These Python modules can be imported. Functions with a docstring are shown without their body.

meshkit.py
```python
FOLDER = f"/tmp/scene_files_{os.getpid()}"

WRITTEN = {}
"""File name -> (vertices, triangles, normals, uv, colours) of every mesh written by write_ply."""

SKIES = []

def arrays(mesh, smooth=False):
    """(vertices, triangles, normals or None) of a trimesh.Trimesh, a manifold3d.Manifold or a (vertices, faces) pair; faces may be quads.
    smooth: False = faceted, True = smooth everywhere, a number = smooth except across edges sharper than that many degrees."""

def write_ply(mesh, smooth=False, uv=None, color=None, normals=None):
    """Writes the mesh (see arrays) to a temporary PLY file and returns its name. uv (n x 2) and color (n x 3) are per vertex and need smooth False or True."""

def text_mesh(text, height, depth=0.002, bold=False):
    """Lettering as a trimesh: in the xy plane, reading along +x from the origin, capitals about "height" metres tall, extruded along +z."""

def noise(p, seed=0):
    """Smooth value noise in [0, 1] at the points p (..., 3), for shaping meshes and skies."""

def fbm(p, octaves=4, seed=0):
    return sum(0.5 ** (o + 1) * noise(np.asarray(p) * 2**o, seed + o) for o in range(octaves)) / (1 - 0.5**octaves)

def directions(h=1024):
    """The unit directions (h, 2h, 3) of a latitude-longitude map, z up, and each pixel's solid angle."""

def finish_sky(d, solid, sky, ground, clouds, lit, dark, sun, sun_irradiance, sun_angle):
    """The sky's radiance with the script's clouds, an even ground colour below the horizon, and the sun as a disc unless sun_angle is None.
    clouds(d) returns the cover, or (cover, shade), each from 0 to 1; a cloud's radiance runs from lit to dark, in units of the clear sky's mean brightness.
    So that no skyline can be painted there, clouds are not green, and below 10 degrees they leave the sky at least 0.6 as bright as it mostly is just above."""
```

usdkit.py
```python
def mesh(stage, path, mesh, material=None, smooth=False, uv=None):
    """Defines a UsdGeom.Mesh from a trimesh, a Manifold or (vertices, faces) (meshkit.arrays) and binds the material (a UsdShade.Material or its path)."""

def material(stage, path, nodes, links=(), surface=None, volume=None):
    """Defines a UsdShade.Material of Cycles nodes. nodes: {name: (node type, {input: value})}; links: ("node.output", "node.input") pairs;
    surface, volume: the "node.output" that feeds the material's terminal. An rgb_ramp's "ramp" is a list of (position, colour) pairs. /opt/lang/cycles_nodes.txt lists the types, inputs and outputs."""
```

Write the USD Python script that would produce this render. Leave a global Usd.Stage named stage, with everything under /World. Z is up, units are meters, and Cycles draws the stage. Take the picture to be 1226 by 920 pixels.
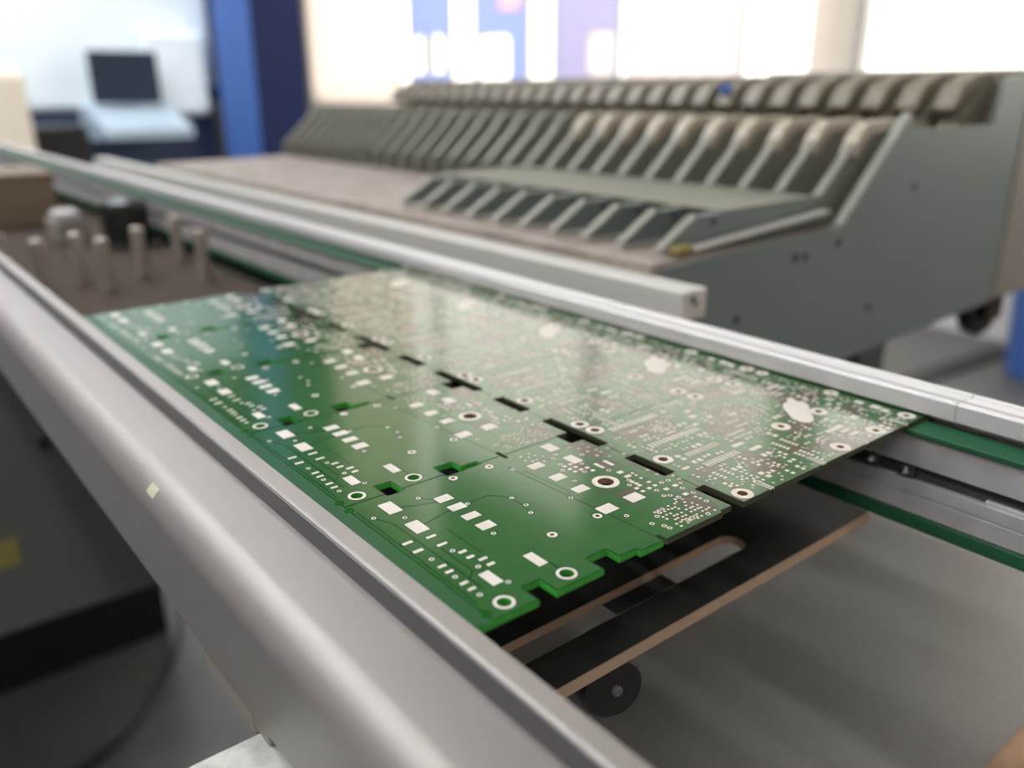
import math, random, re
import numpy as np, trimesh, usdkit
import shapely
from shapely.geometry import Polygon, box as sbox, Point, LineString
from shapely.ops import unary_union
from shapely import affinity
from pxr import Usd, UsdGeom, UsdLux, UsdShade, Gf, Sdf

stage = Usd.Stage.CreateInMemory()
UsdGeom.SetStageUpAxis(stage, 'Z'); UsdGeom.SetStageMetersPerUnit(stage, 1.0)
UsdGeom.Xform.Define(stage, '/World'); UsdGeom.Scope.Define(stage, '/World/Looks')
MM = 0.001            # the script is written in millimetres: x across the conveyor, y along it, z up, board top at z = 0

# ------------------------------------------------------------------ camera
CAM = np.array([-84.9, -113.55, 100.0])
PITCH, YAW, ROLL, FPX = 0.339262168, 0.676050009, -0.00364772879, 1008.745
cy, sy, cp, sp = math.cos(YAW), math.sin(YAW), math.cos(PITCH), math.sin(PITCH)
fwd = np.array([sy * cp, cy * cp, -sp]); r_ = np.array([cy, -sy, 0.0]); u_ = np.cross(r_, fwd)
right = math.cos(ROLL) * r_ + math.sin(ROLL) * u_; up = -math.sin(ROLL) * r_ + math.cos(ROLL) * u_
cam = UsdGeom.Camera.Define(stage, '/World/camera')
M = Gf.Matrix4d(*right, 0, *up, 0, *(-fwd), 0, *(CAM * MM), 1)
cam.AddTransformOp().Set(M)
HA = 24.0
cam.CreateHorizontalApertureAttr(HA); cam.CreateVerticalApertureAttr(HA * 920 / 1226)
cam.CreateFocalLengthAttr(HA * FPX / 1226)
cam.CreateClippingRangeAttr(Gf.Vec2f(0.01, 200))
cam.CreateFStopAttr(HA * FPX / 1226 / 3.9)      # a 3.9 mm lens opening
cam.CreateFocusDistanceAttr(0.214)
EXPOSURE = 0.75
cam.CreateExposureAttr(EXPOSURE)

# ------------------------------------------------------------------ light: overcast sky through the window wall, unseen ceiling lamps, some added as fill
SKY = 0.72
dome = UsdLux.DomeLight.Define(stage, '/World/sky')
dome.CreateIntensityAttr(SKY); dome.CreateColorAttr(Gf.Vec3f(1.0, 0.93, 0.83))
LAMP = 16.0

# ------------------------------------------------------------------ helpers
used = {}
def numbered(parent, name):
    n = used.get((parent, name), 0); used[(parent, name)] = n + 1
    return name if n == 0 else f'{name}_{n:03d}'

def material(name, base, metallic=0.0, rough=0.5, spec=None, noise=None, bump=None, coat=0.0, streak=None, transl=None, emit=None):
    """noise: (scale 1/m, colour2, lo, hi); bump: (scale, strength, distance m); streak: scale vector for stretched noise that varies colour and roughness"""
    path = '/World/Looks/' + name
    p = {'base_color': base, 'metallic': metallic, 'roughness': rough}
    if spec is not None: p['specular_ior_level'] = spec
    if coat: p['coat_weight'] = coat
    if emit: p['emission_color'] = emit[0]; p['emission_strength'] = emit[1]
    nodes = {'p': ('principled_bsdf', p)}; links = []
    if noise or bump or streak:
        nodes['g'] = ('geometry', {})
    if noise:
        s, c2, lo, hi = noise
        nodes['n'] = ('noise_texture', {'scale': s, 'detail': 5.0, 'roughness': 0.6})
        nodes['r'] = ('rgb_ramp', {'ramp': [(lo, base), (hi, c2)]})
        links += [('g.position', 'n.vector'), ('n.fac', 'r.fac'), ('r.color', 'p.base_color')]
    if streak:
        nodes['sm'] = ('mapping', {'scale': streak})
        nodes['sn'] = ('noise_texture', {'scale': 1.0, 'detail': 4.0, 'roughness': 0.65})
        nodes['sr'] = ('map_range', {'from_min': 0.3, 'from_max': 0.7, 'to_min': rough * 0.93, 'to_max': min(1, rough * 1.07)})
        links += [('g.position', 'sm.vector'), ('sm.vector', 'sn.vector'), ('sn.fac', 'sr.value'), ('sr.result', 'p.roughness')]
        if not noise:
            nodes['sc'] = ('rgb_ramp', {'ramp': [(0.25, tuple(0.95 * c for c in base)), (0.75, base)]})
            links += [('sn.fac', 'sc.fac'), ('sc.color', 'p.base_color')]
    if bump:
        nodes['bn'] = ('noise_texture', {'scale': bump[0], 'detail': 3.0})
        nodes['b'] = ('bump', {'strength': bump[1], 'distance': bump[2]})
        links += [('g.position', 'bn.vector'), ('bn.fac', 'b.height'), ('b.normal', 'p.normal')]
    surface = 'p.BSDF'
    if transl:
        nodes['t'] = ('translucent_bsdf', {'color': transl[0]})
        nodes['mx'] = ('mix_closure', {'fac': transl[1]})
        links += [('p.BSDF', 'mx.closure1'), ('t.BSDF', 'mx.closure2')]; surface = 'mx.closure'
    return usdkit.material(stage, path, nodes, links, surface=surface)

def cat(*ms): return trimesh.util.concatenate([m for m in ms if m is not None])
def bx(x0, x1, y0, y1, z0, z1, bevel=0.0):
    """a box, its edges chamfered"""
    if bevel <= 0:
        m = trimesh.creation.box([x1 - x0, y1 - y0, z1 - z0]); m.apply_translation([(x0 + x1) / 2, (y0 + y1) / 2, (z0 + z1) / 2]); return m
    b = min(bevel, (x1 - x0) / 2.5, (y1 - y0) / 2.5, (z1 - z0) / 2.5); pts = []
    for X, sx in ((x0, 1), (x1, -1)):
        for Y, sy_ in ((y0, 1), (y1, -1)):
            for Z, sz in ((z0, 1), (z1, -1)):
                pts += [(X, Y + sy_ * b, Z + sz * b), (X + sx * b, Y, Z + sz * b), (X + sx * b, Y + sy_ * b, Z)]
    return trimesh.convex.convex_hull(np.array(pts))
def cyl(p0, p1, r, r2=None, n=24):
    p0, p1 = np.array(p0, float), np.array(p1, float); h = np.linalg.norm(p1 - p0)
    prof = [(0, 0), (r, 0), ((r2 if r2 is not None else r), h), (0, h)]
    m = trimesh.creation.revolve(prof, sections=n)
    T = trimesh.geometry.align_vectors([0, 0, 1], (p1 - p0) / h); m.apply_transform(T); m.apply_translation(p0); return m
def lathe(prof, at=(0, 0, 0), axis=None, n=32):
    m = trimesh.creation.revolve(prof, sections=n)
    if axis is not None: m.apply_transform(trimesh.geometry.align_vectors([0, 0, 1], axis))
    m.apply_translation(at); return m
def ext(poly, z0, z1):
    """extrude a (multi)polygon from z0 to z1"""
    gs = [g for g in getattr(poly, 'geoms', [poly]) if isinstance(g, Polygon) and g.area > 1e-3]
    if not gs: return None
    m = cat(*[trimesh.creation.extrude_polygon(g, z1 - z0, engine='earcut') for g in gs])
    m.apply_translation([0, 0, z0]); return m
def along_y(pts, y0, y1):
    """a profile of (x, z) points extruded along y"""
    m = trimesh.creation.extrude_polygon(Polygon(pts), y1 - y0, engine='earcut')
    v = np.array(m.vertices); m.vertices = np.c_[v[:, 0], y1 - v[:, 2], v[:, 1]]
    m.fix_normals(); return m
def along_x(pts, x0, x1):
    """a profile of (y, z) points extruded along x"""
    m = trimesh.creation.extrude_polygon(Polygon(pts), x1 - x0, engine='earcut')
    v = np.array(m.vertices); m.vertices = np.c_[v[:, 2] + x0, v[:, 0], v[:, 1]]
    m.fix_normals(); return m
def rounded(pts, r, q=6):
    """round a polygon's convex and concave corners"""
    p = Polygon(pts); return list(p.buffer(-r, quad_segs=q).buffer(2 * r, quad_segs=q).buffer(-r, quad_segs=q).exterior.coords)
def tube(path, r, n=12):
    P = np.array(path, float); T = np.gradient(P, axis=0); T /= np.linalg.norm(T, axis=1, keepdims=True)
    a = np.array([0, 0, 1.0]); V = []; ref = None
    for p, t in zip(P, T):
        u = ref - t * (ref @ t) if ref is not None else np.cross(t, a if abs(t[2]) < 0.9 else [1, 0, 0])
        u /= np.linalg.norm(u); ref = u; w = np.cross(t, u)
        th = np.linspace(0, 2 * np.pi, n, endpoint=False)
        V.append(p + r * (np.cos(th)[:, None] * u + np.sin(th)[:, None] * w))
    V = np.array(V); k = len(P); F = []
    for i in range(k - 1):
        for j in range(n):
            a0, b0 = i * n + j, i * n + (j + 1) % n
            F += [[a0, b0, b0 + n], [a0, b0 + n, a0 + n]]
    c0, c1 = k * n, k * n + 1
    for j in range(n):
        F += [[c0, (j + 1) % n, j], [c1, (k - 1) * n + j, (k - 1) * n + (j + 1) % n]]
    m = trimesh.Trimesh(np.vstack([V.reshape(-1, 3), P[0], P[-1]]), F, process=False); m.fix_normals(); return m
def spline(pts, n=40):
    from scipy.interpolate import CubicSpline
    pts = np.array(pts, float); t = np.r_[0, np.cumsum(np.linalg.norm(np.diff(pts, axis=0), axis=1))]
    return CubicSpline(t, pts)(np.linspace(0, t[-1], n))

BASES = {}
def keys(prim, label=None, category=None, group=None, kind=None):
    for k, v in (('label', label), ('category', category), ('group', group), ('kind', kind)):
        if v: prim.SetCustomDataByKey(k, v)
    return prim
def thing(name, label, category, base=(0, 0, 0), group=None, kind=None):
    path = '/World/' + numbered('/World', name)
    x = UsdGeom.Xform.Define(stage, path); x.AddTranslateOp().Set(Gf.Vec3d(*[c * MM for c in base]))
    BASES[path] = np.array(base, float); keys(x.GetPrim(), label, category, group, kind); return path
def part_group(name, parent, label=None):
    path = parent + '/' + numbered(parent, name); x = UsdGeom.Xform.Define(stage, path)
    BASES[path] = BASES[parent]
    if label: keys(x.GetPrim(), label)
    return path
def obj(name, mesh, m, parent=None, smooth=30, label=None, kind=None, category=None, group=None):
    """ONE mesh given in world millimetres, as a part of parent or as a top-level prim"""
    root = parent or '/World'; path = root + '/' + numbered(root, name)
    if hasattr(mesh, 'to_mesh'):
        q = mesh.to_mesh(); mesh = trimesh.Trimesh(q.vert_properties[:, :3], q.tri_verts, process=False)
    v, f = np.array(mesh.vertices), np.array(mesh.faces)
    base = BASES[parent] if parent else (v.min(0) + v.max(0)) / 2 * [1, 1, 0] + [0, 0, v[:, 2].min()]
    t = trimesh.Trimesh((v - base) * MM, f, process=False)
    if smooth is not False: t.merge_vertices(digits_vertex=7)
    g = usdkit.mesh(stage, path, t, m, smooth=smooth)
    if not parent:
        g.AddTranslateOp().Set(Gf.Vec3d(*(np.array(base) * MM))); BASES[path] = np.array(base, float)
    keys(g.GetPrim(), label, category, group, kind); return path
def structure(name, mesh, m, smooth=False): return obj(name, mesh, m, smooth=smooth, kind='structure')
def dup(src, loc, label, group=None):
    name = re.sub(r'_\d{3}$', '', src.split('/')[-1]); was = stage.GetPrimAtPath(src).GetCustomData()
    path = '/World/' + numbered('/World', name)
    x = UsdGeom.Xform.Define(stage, path); x.GetPrim().GetReferences().AddInternalReference(Sdf.Path(src))
    x.GetPrim().SetInstanceable(True)
    x.ClearXformOpOrder(); x.AddTranslateOp().Set(Gf.Vec3d(*[c * MM for c in loc]))
    keys(x.GetPrim(), label, was['category'], group or was.get('group')); return path

# ------------------------------------------------------------------ materials
ALU = material('satin_aluminium', (0.325, 0.288, 0.27), metallic=0.6, rough=0.52, streak=(350, 6, 350))
ALU_WHITE = material('pale_anodised_aluminium', (0.60, 0.56, 0.55), metallic=0.2, rough=0.45, streak=(900, 15, 900))
ALU_WORN = material('worn_aluminium', (0.62, 0.58, 0.57), metallic=0.6, rough=0.5, noise=(60, (0.50, 0.46, 0.45), 0.45, 0.7))
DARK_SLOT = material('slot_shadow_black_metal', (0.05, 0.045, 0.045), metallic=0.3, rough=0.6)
STEEL = material('bright_screw_steel', (0.85, 0.83, 0.8), metallic=1.0, rough=0.22)
BELT = material('green_belt_rubber', (0.009, 0.080, 0.030), rough=0.55, bump=(4000, 0.2, 0.0002))
PAD = material('tinned_pad_metal', (0.63, 0.565, 0.50), metallic=0.15, rough=0.55, spec=0.3, bump=(1500, 0.12, 0.0002))
FR4 = usdkit.material(stage, '/World/Looks/laminate_edge', {          # green epoxy edge on the power half, brown routed edge beyond the slit
    'g': ('geometry', {}), 's': ('separate_xyz', {}), 'n': ('noise_texture', {'scale': 300.0, 'detail': 3.0}),
    'm': ('map_range', {'from_min': 0.0512, 'from_max': 0.0522, 'to_min': 0.0, 'to_max': 1.0, 'clamp': True}),
    'r': ('rgb_ramp', {'ramp': [(0.0, (0.035, 0.30, 0.028)), (1.0, (0.040, 0.046, 0.022))]}),
    'v': ('rgb_ramp', {'ramp': [(0.35, (0.75, 0.8, 0.7)), (0.65, (1.0, 1.0, 1.0))]}), 'mx': ('mix_color', {'blend_type': 'multiply', 'fac': 1.0}),
    'p': ('principled_bsdf', {'roughness': 0.5})},
    [('g.position', 's.vector'), ('s.x', 'm.value'), ('m.result', 'r.fac'), ('g.position', 'n.vector'), ('n.fac', 'v.fac'), ('r.color', 'mx.a'), ('v.color', 'mx.b'), ('mx.result', 'p.base_color')], surface='p.BSDF')
PLATED = material('plated_barrel_copper', (0.45, 0.28, 0.19), metallic=0.8, rough=0.4)
POUR = material('green_mask_over_copper', (0.030, 0.098, 0.028), rough=0.12, spec=0.24, noise=(220, (0.036, 0.108, 0.031), 0.35, 0.7), bump=(700, 0.03, 0.0003))
MASK = usdkit.material(stage, '/World/Looks/green_mask_over_laminate', {
    'g': ('geometry', {}), 's': ('separate_xyz', {}),
    'n': ('noise_texture', {'scale': 90.0, 'detail': 3.0}),
    'm': ('map_range', {'from_min': 0.048, 'from_max': 0.056, 'to_min': 0.0, 'to_max': 1.0, 'clamp': True}),
    'r': ('rgb_ramp', {'ramp': [(0.0, (0.007, 0.052, 0.017)), (1.0, (0.085, 0.070, 0.042))]}),
    'v': ('rgb_ramp', {'ramp': [(0.3, (0.8, 0.85, 0.8)), (0.7, (1.0, 1.0, 1.0))]}),
    'mx': ('mix_color', {'blend_type': 'multiply', 'fac': 1.0}),
    'p': ('principled_bsdf', {'roughness': 0.14, 'specular_ior_level': 0.24})},
    [('g.position', 's.vector'), ('s.x', 'm.value'), ('m.result', 'r.fac'), ('g.position', 'n.vector'), ('n.fac', 'v.fac'), ('r.color', 'mx.a'), ('v.color', 'mx.b'), ('mx.result', 'p.base_color')], surface='p.BSDF')
PLATE_DARK = material('dark_phenolic_plate', (0.028, 0.029, 0.024), rough=0.6, spec=0.25, noise=(40, (0.05, 0.045, 0.036), 0.4, 0.7))
TAN = material('tan_wood', (0.42, 0.24, 0.13), rough=0.6, noise=(60, (0.34, 0.19, 0.10), 0.4, 0.7))
PLATE_EDGE = material('tan_plate_edge', (0.46, 0.31, 0.21), rough=0.6)
BASE_GREY = material('speckled_grey_steel', (0.185, 0.164, 0.152), metallic=0.2, rough=0.38, noise=(500, (0.23, 0.206, 0.192), 0.4, 0.65), bump=(2500, 0.25, 0.0004))
RUBBER = material('black_rubber', (0.012, 0.012, 0.012), rough=0.35)
PANEL = material('grey_green_enamel', (0.150, 0.178, 0.170), rough=0.38, metallic=0.15, noise=(6, (0.175, 0.195, 0.182), 0.4, 0.7))
PANEL_EDGE = material('bare_sheet_edge', (0.30, 0.295, 0.255), rough=0.45)
COVER = material('beige_metal_cover', (0.27, 0.235, 0.195), rough=0.4, metallic=0.3)
FIN = material('olive_grey_feeder_metal', (0.20, 0.19, 0.15), rough=0.6, spec=0.25)
FIN_EDGE = material('worn_olive_feeder_edge', (0.20, 0.185, 0.145), rough=0.5)
CAP = material('cream_plastic_cap', (0.45, 0.38, 0.29), rough=0.5)
HANDLE = material('khaki_plastic_handle', (0.21, 0.175, 0.125), rough=0.5)
BLUE_CAP = material('blue_plastic_knob', (0.03, 0.09, 0.33), rough=0.4)
DECK = material('dusty_beige_deck', (0.33, 0.27, 0.23), rough=0.6, noise=(45, (0.24, 0.19, 0.16), 0.4, 0.65))
WHITE_BAR = material('white_painted_bar', (0.50, 0.465, 0.43), rough=0.5)
TAPE_MARK = material('pale_yellow_tape', (0.50, 0.46, 0.33), rough=0.6)
GROOVE_SHADE = material('groove_shade_grey', (0.10, 0.09, 0.095), rough=0.45, metallic=0.4)
YELLOW = material('faded_yellow_tape', (0.23, 0.185, 0.05), rough=0.6)
CABINET = material('charcoal_cabinet_paint', (0.10, 0.10, 0.09), rough=0.5)
SCUFFED = material('scuffed_white_paint', (0.50, 0.49, 0.45), rough=0.5, noise=(35, (0.30, 0.29, 0.26), 0.56, 0.66))
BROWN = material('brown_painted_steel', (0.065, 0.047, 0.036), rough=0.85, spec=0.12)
BRACKET = material('brown_grey_bracket_paint', (0.24, 0.205, 0.18), rough=0.55)
BROWN_BOX = material('brown_cardboard', (0.20, 0.14, 0.095), rough=0.7)
PIN = material('turned_pin_steel', (0.42, 0.36, 0.31), metallic=0.6, rough=0.45)
BEIGE = material('beige_cabinet_paint', (0.82, 0.72, 0.60), rough=0.5)
M_WHITE = material('bluish_white_machine_paint', (0.86, 0.93, 0.98), rough=0.4)
M_CONSOLE = material('pale_slate_console', (0.40, 0.48, 0.56), rough=0.5)
M_NAVY = material('navy_machine_paint', (0.045, 0.075, 0.16), rough=0.45)
SCREEN = material('dark_monitor_glass', (0.018, 0.028, 0.05), rough=0.2)
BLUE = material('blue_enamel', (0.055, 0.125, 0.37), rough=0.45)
BLUE_DARK = material('darker_blue_face', (0.020, 0.030, 0.10), rough=0.8, spec=0.15)
WALL_GREY = material('grey_wall_paint', (0.10, 0.095, 0.09), rough=0.8)
WALL_LEFT = material('pale_grey_wall_paint', (0.6, 0.6, 0.61), rough=0.8)
WALL = material('warm_white_wall_paint', (0.75, 0.70, 0.66), rough=0.8)
CEIL = material('grey_ceiling_sheet', (0.085, 0.085, 0.085), rough=0.9)
FLOOR = material('grey_epoxy_floor', (0.12, 0.115, 0.107), rough=0.4, noise=(3, (0.145, 0.14, 0.132), 0.4, 0.65))
GROUND = material('pale_concrete_yard', (0.5, 0.48, 0.45), rough=0.9)
FRAME = material('white_window_frame', (0.8, 0.79, 0.78), rough=0.4)
BLIND_BLUE = material('periwinkle_screen_fabric', (0.55, 0.62, 0.85), rough=0.9, transl=((0.58, 0.66, 0.92), 0.8))
BLIND_LILAC = material('lilac_blind_fabric', (0.66, 0.63, 0.80), rough=0.9, transl=((0.68, 0.66, 0.84), 0.8))
BLIND_PINK = material('pale_pink_blind_fabric', (0.93, 0.88, 0.9), rough=0.9, transl=((0.95, 0.89, 0.91), 0.8))
BLIND_BEIGE = material('beige_curtain_fabric', (0.9, 0.87, 0.84), rough=0.9, transl=((0.92, 0.90, 0.88), 0.85))
BLIND_WHITE = material('white_curtain_fabric', (0.9, 0.86, 0.83), rough=0.9, transl=((0.95, 0.90, 0.87), 0.8))
PAPER = material('white_paper', (0.9, 0.92, 0.95), rough=0.9, transl=((0.9, 0.93, 0.97), 0.75))
PAPER_PINK = material('pink_paper', (0.93, 0.76, 0.82), rough=0.9, transl=((0.95, 0.76, 0.82), 0.8))
LAMP_BODY = material('white_lamp_housing', (0.8, 0.8, 0.8), rough=0.5)
LAMP_GLOW = material('lamp_diffuser', (0.9, 0.9, 0.9), emit=((0.93, 0.98, 1.0), LAMP))
PANE = usdkit.material(stage, '/World/Looks/window_glass', {
    't': ('transparent_bsdf', {'color': (0.97, 0.98, 0.98)}), 'gl': ('glossy_bsdf', {'roughness': 0.02, 'color': (1, 1, 1)}), 'm': ('mix_closure', {'fac': 0.05})},
    [('t.BSDF', 'm.closure1'), ('gl.BSDF', 'm.closure2')], surface='m.closure')

# ------------------------------------------------------------------ the room
FZ, CZ = -900.0, 4100.0
X0, X1, Y0, Y1 = -5200.0, 3600.0, -3200.0, 8200.0
structure('floor', bx(X0, X1, Y0, Y1, FZ - 60, FZ), FLOOR)
structure('ceiling', bx(X0, X1, Y0, Y1, CZ, CZ + 60), CEIL)
structure('wall_left', bx(X0 - 100, X0, Y0, Y1, FZ, CZ), WALL_LEFT)
structure('wall_near', bx(X0 - 100, X1 + 100, Y0 - 100, Y0, FZ, CZ), WALL)
structure('wall_far', bx(X0 - 100, X1 + 100, Y1, Y1 + 100, FZ, CZ), WALL_GREY)
SILL = -40.0
WY = [-1600.0, 250.0, 2083.0, 3716.0, 5540.0, 7300.0]; WY0, WY1 = WY[0], WY[-1]
HEADS = [2000.0, 2050.0, 2300.0, 2950.0, 3950.0]              # the window heads step up towards the far end
structure('wall_right', cat(bx(X1, X1 + 140, Y0, Y1, FZ, SILL), bx(X1, X1 + 140, Y0, WY0, SILL, CZ), bx(X1, X1 + 140, WY1, Y1, SILL, CZ),
                            *[bx(X1, X1 + 140, a, b, h, CZ) for a, b, h in zip(WY[:-1], WY[1:], HEADS)]), WALL)
structure('ground', bx(X1 + 140, X1 + 30000, -25000, 35000, FZ - 400, FZ - 300), GROUND)
for i, (a, b) in enumerate(zip(WY[:-1], WY[1:])):
    w = thing(f'window_{i + 1}', None, None, (X1 + 70, (a + b) / 2, SILL), kind='structure')
    fr = cat(bx(X1 + 40, X1 + 100, a, a + 45, SILL, HEADS[i], 6), bx(X1 + 40, X1 + 100, b - 45, b, SILL, HEADS[i], 6),
             bx(X1 + 40, X1 + 100, a + 45, b - 45, SILL, SILL + 50, 6), bx(X1 + 40, X1 + 100, a + 45, b - 45, HEADS[i] - 50, HEADS[i], 6))
    obj('window_frame', fr, FRAME, w, smooth=False)
    obj('pane', bx(X1 + 66, X1 + 72, a + 45, b - 45, SILL + 50, HEADS[i] - 50), PANE, w, smooth=False)

def at_range(px, py, x=None, y=None, z=None):
    """point on the ray of a photo position at the given x, y or z (used to place the far background at its real depth)"""
    d = fwd + (px - 613) / FPX * right - (py - 460) / FPX * up
    t = (x - CAM[0]) / d[0] if x is not None else (y - CAM[1]) / d[1] if y is not None else (z - CAM[2]) / d[2]
    return CAM + t * d

def pleated(x, y0, y1, z0, z1, amp=14, n=9, th=2.5):
    """a hanging blind or curtain with shallow folds"""
    ys = np.linspace(y0, y1, 6 * n + 1); xs = x + amp * np.sin(np.linspace(0, 2 * np.pi * n, len(ys)))
    poly = Polygon(list(zip(xs, ys)) + list(zip((xs + th)[::-1], ys[::-1])))
    return ext(poly, z0, z1)
def rod(x, y0, y1, z): return cyl((x, y0, z), (x, y1, z), 14, n=12)
XB = X1 - 60
def curtain(name, label, px0, px1, m, head, category='curtain', z0=-30):
    ya, yb = at_range(px1, 60, x=XB)[1], at_range(px0, 60, x=XB)[1]
    t = thing(name, label, category, (XB, (ya + yb) / 2, z0))
    obj('fabric', pleated(XB, ya, yb, z0, head - 10), m, t)
    obj('rod', rod(XB, ya - 30, yb + 30, head + 4), FRAME, t)
def screen(label, px0, px1, m, xs, openings=(), patches=()):
    """a floor standing fabric screen between slim posts, lit from behind by the window, with open cut-outs"""
    ya, yb = at_range(px1, 60, x=xs)[1], at_range(px0, 60, x=xs)[1]; top = 1150
    t = thing('fabric_screen', label, 'screen', (xs, (ya + yb) / 2, FZ))
    poly = sbox(ya, FZ + 120, yb, top)
    for (a, b, c, d) in openings:
        q0, q1 = at_range(a, d, x=xs), at_range(c, b, x=xs)
        poly = poly.difference(sbox(q1[1] + 40, q0[2] + 40, q0[1] - 40, q1[2] - 40).buffer(40))
    f = ext(poly, -4, 4); v = np.array(f.vertices); f.vertices = np.c_[xs - v[:, 2], v[:, 0], v[:, 1]]; f.fix_normals()
    obj('fabric', f, m, t, smooth=False)
    for y in (ya, yb): obj('post', cyl((xs, y, FZ), (xs, y, top + 20), 13, n=12), FRAME, t); obj('foot', bx(xs - 220, xs + 220, y - 25, y + 25, FZ, FZ + 30, 4), FRAME, t, smooth=False)
    for (a, b, c, d, mat_) in patches:
        q0, q1 = at_range(a, d, x=xs), at_range(c, b, x=xs)
        obj('fabric_patch', bx(xs - 3, xs + 3, q1[1], q0[1], q0[2], q1[2]), mat_, t, smooth=False)
curtain('curtain', 'bright white curtain hanging beside the blue column', 370, 480, BLIND_WHITE, 3900)
curtain('curtain', 'narrow beige curtain hanging over the right part of the window', 968, 1014, BLIND_BEIGE, 2250)
XS = X1 - 350
screen('blue fabric screen nearest the white curtain, with one low opening', 492, 541, BLIND_BLUE, XS, ((497, 42, 531, 88),))
screen('blue fabric screen between two white glowing gaps, with a low opening and a pink patch', 570, 633, BLIND_BLUE, XS, ((574, 42, 610, 98), (597, -34, 625, 14)), ((596, -35, 626, 15, PAPER_PINK),))
screen('lilac fabric screen at the right of the blue ones, with one low opening', 664, 742, BLIND_LILAC, XS, ((704, 36, 737, 92),), ((703, 34, 738, 94, BLIND_BEIGE),))
screen('very pale pink fabric screen in the brightest stretch of window', 752, 890, BLIND_PINK, XS)

# unseen fluorescent fittings hung on rods; left and machine ones added as fill
LZ = 2700.0
def lamp(x, y, label, first=[None]):
    if first[0] is None:
        t = thing('unseen_ceiling_lamp', label, 'lamp', (x, y, LZ - 90), group='hanging fluorescent lamps')
        obj('housing', bx(x - 130, x + 130, y - 900, y + 900, LZ - 60, LZ, 8), LAMP_BODY, t, smooth=False)
        obj('diffuser', bx(x - 115, x + 115, y - 880, y + 880, LZ - 90, LZ - 60, 10), LAMP_GLOW, t, smooth=False)
        for d in (-700, 700): obj('hanging_rod', cyl((x, y + d, LZ), (x, y + d, CZ), 6, n=8), LAMP_BODY, t)
        first[0] = t
    else: dup(first[0], (x, y, LZ - 90), label)
for x, y, l in ((-1500, 1500, 'nearest along the conveyor'), (-700, -1200, 'behind the photographer'), (-2300, 1200, 'added to brighten the near rail from the left'), (-2300, -1000, 'added left of and behind the photographer to brighten the rail'), (170, 3100, 'added before the white machine monitor to brighten it'), 
                (-300, 3100, 'added just in front of the white machine to brighten it'), (650, 3100, 'added to brighten the white machine, window side'), (-1250, 3100, 'added to brighten the white machine, aisle side')):
    lamp(x, y, 'long hanging fluorescent lamp, ' + l)

# ------------------------------------------------------------------ the circuit board panel
P = 61.664; YB = -0.5                     # unit pitch along the conveyor and the panel's front edge
BT = -1.6
R = lambda *a: sbox(*a)
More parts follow.
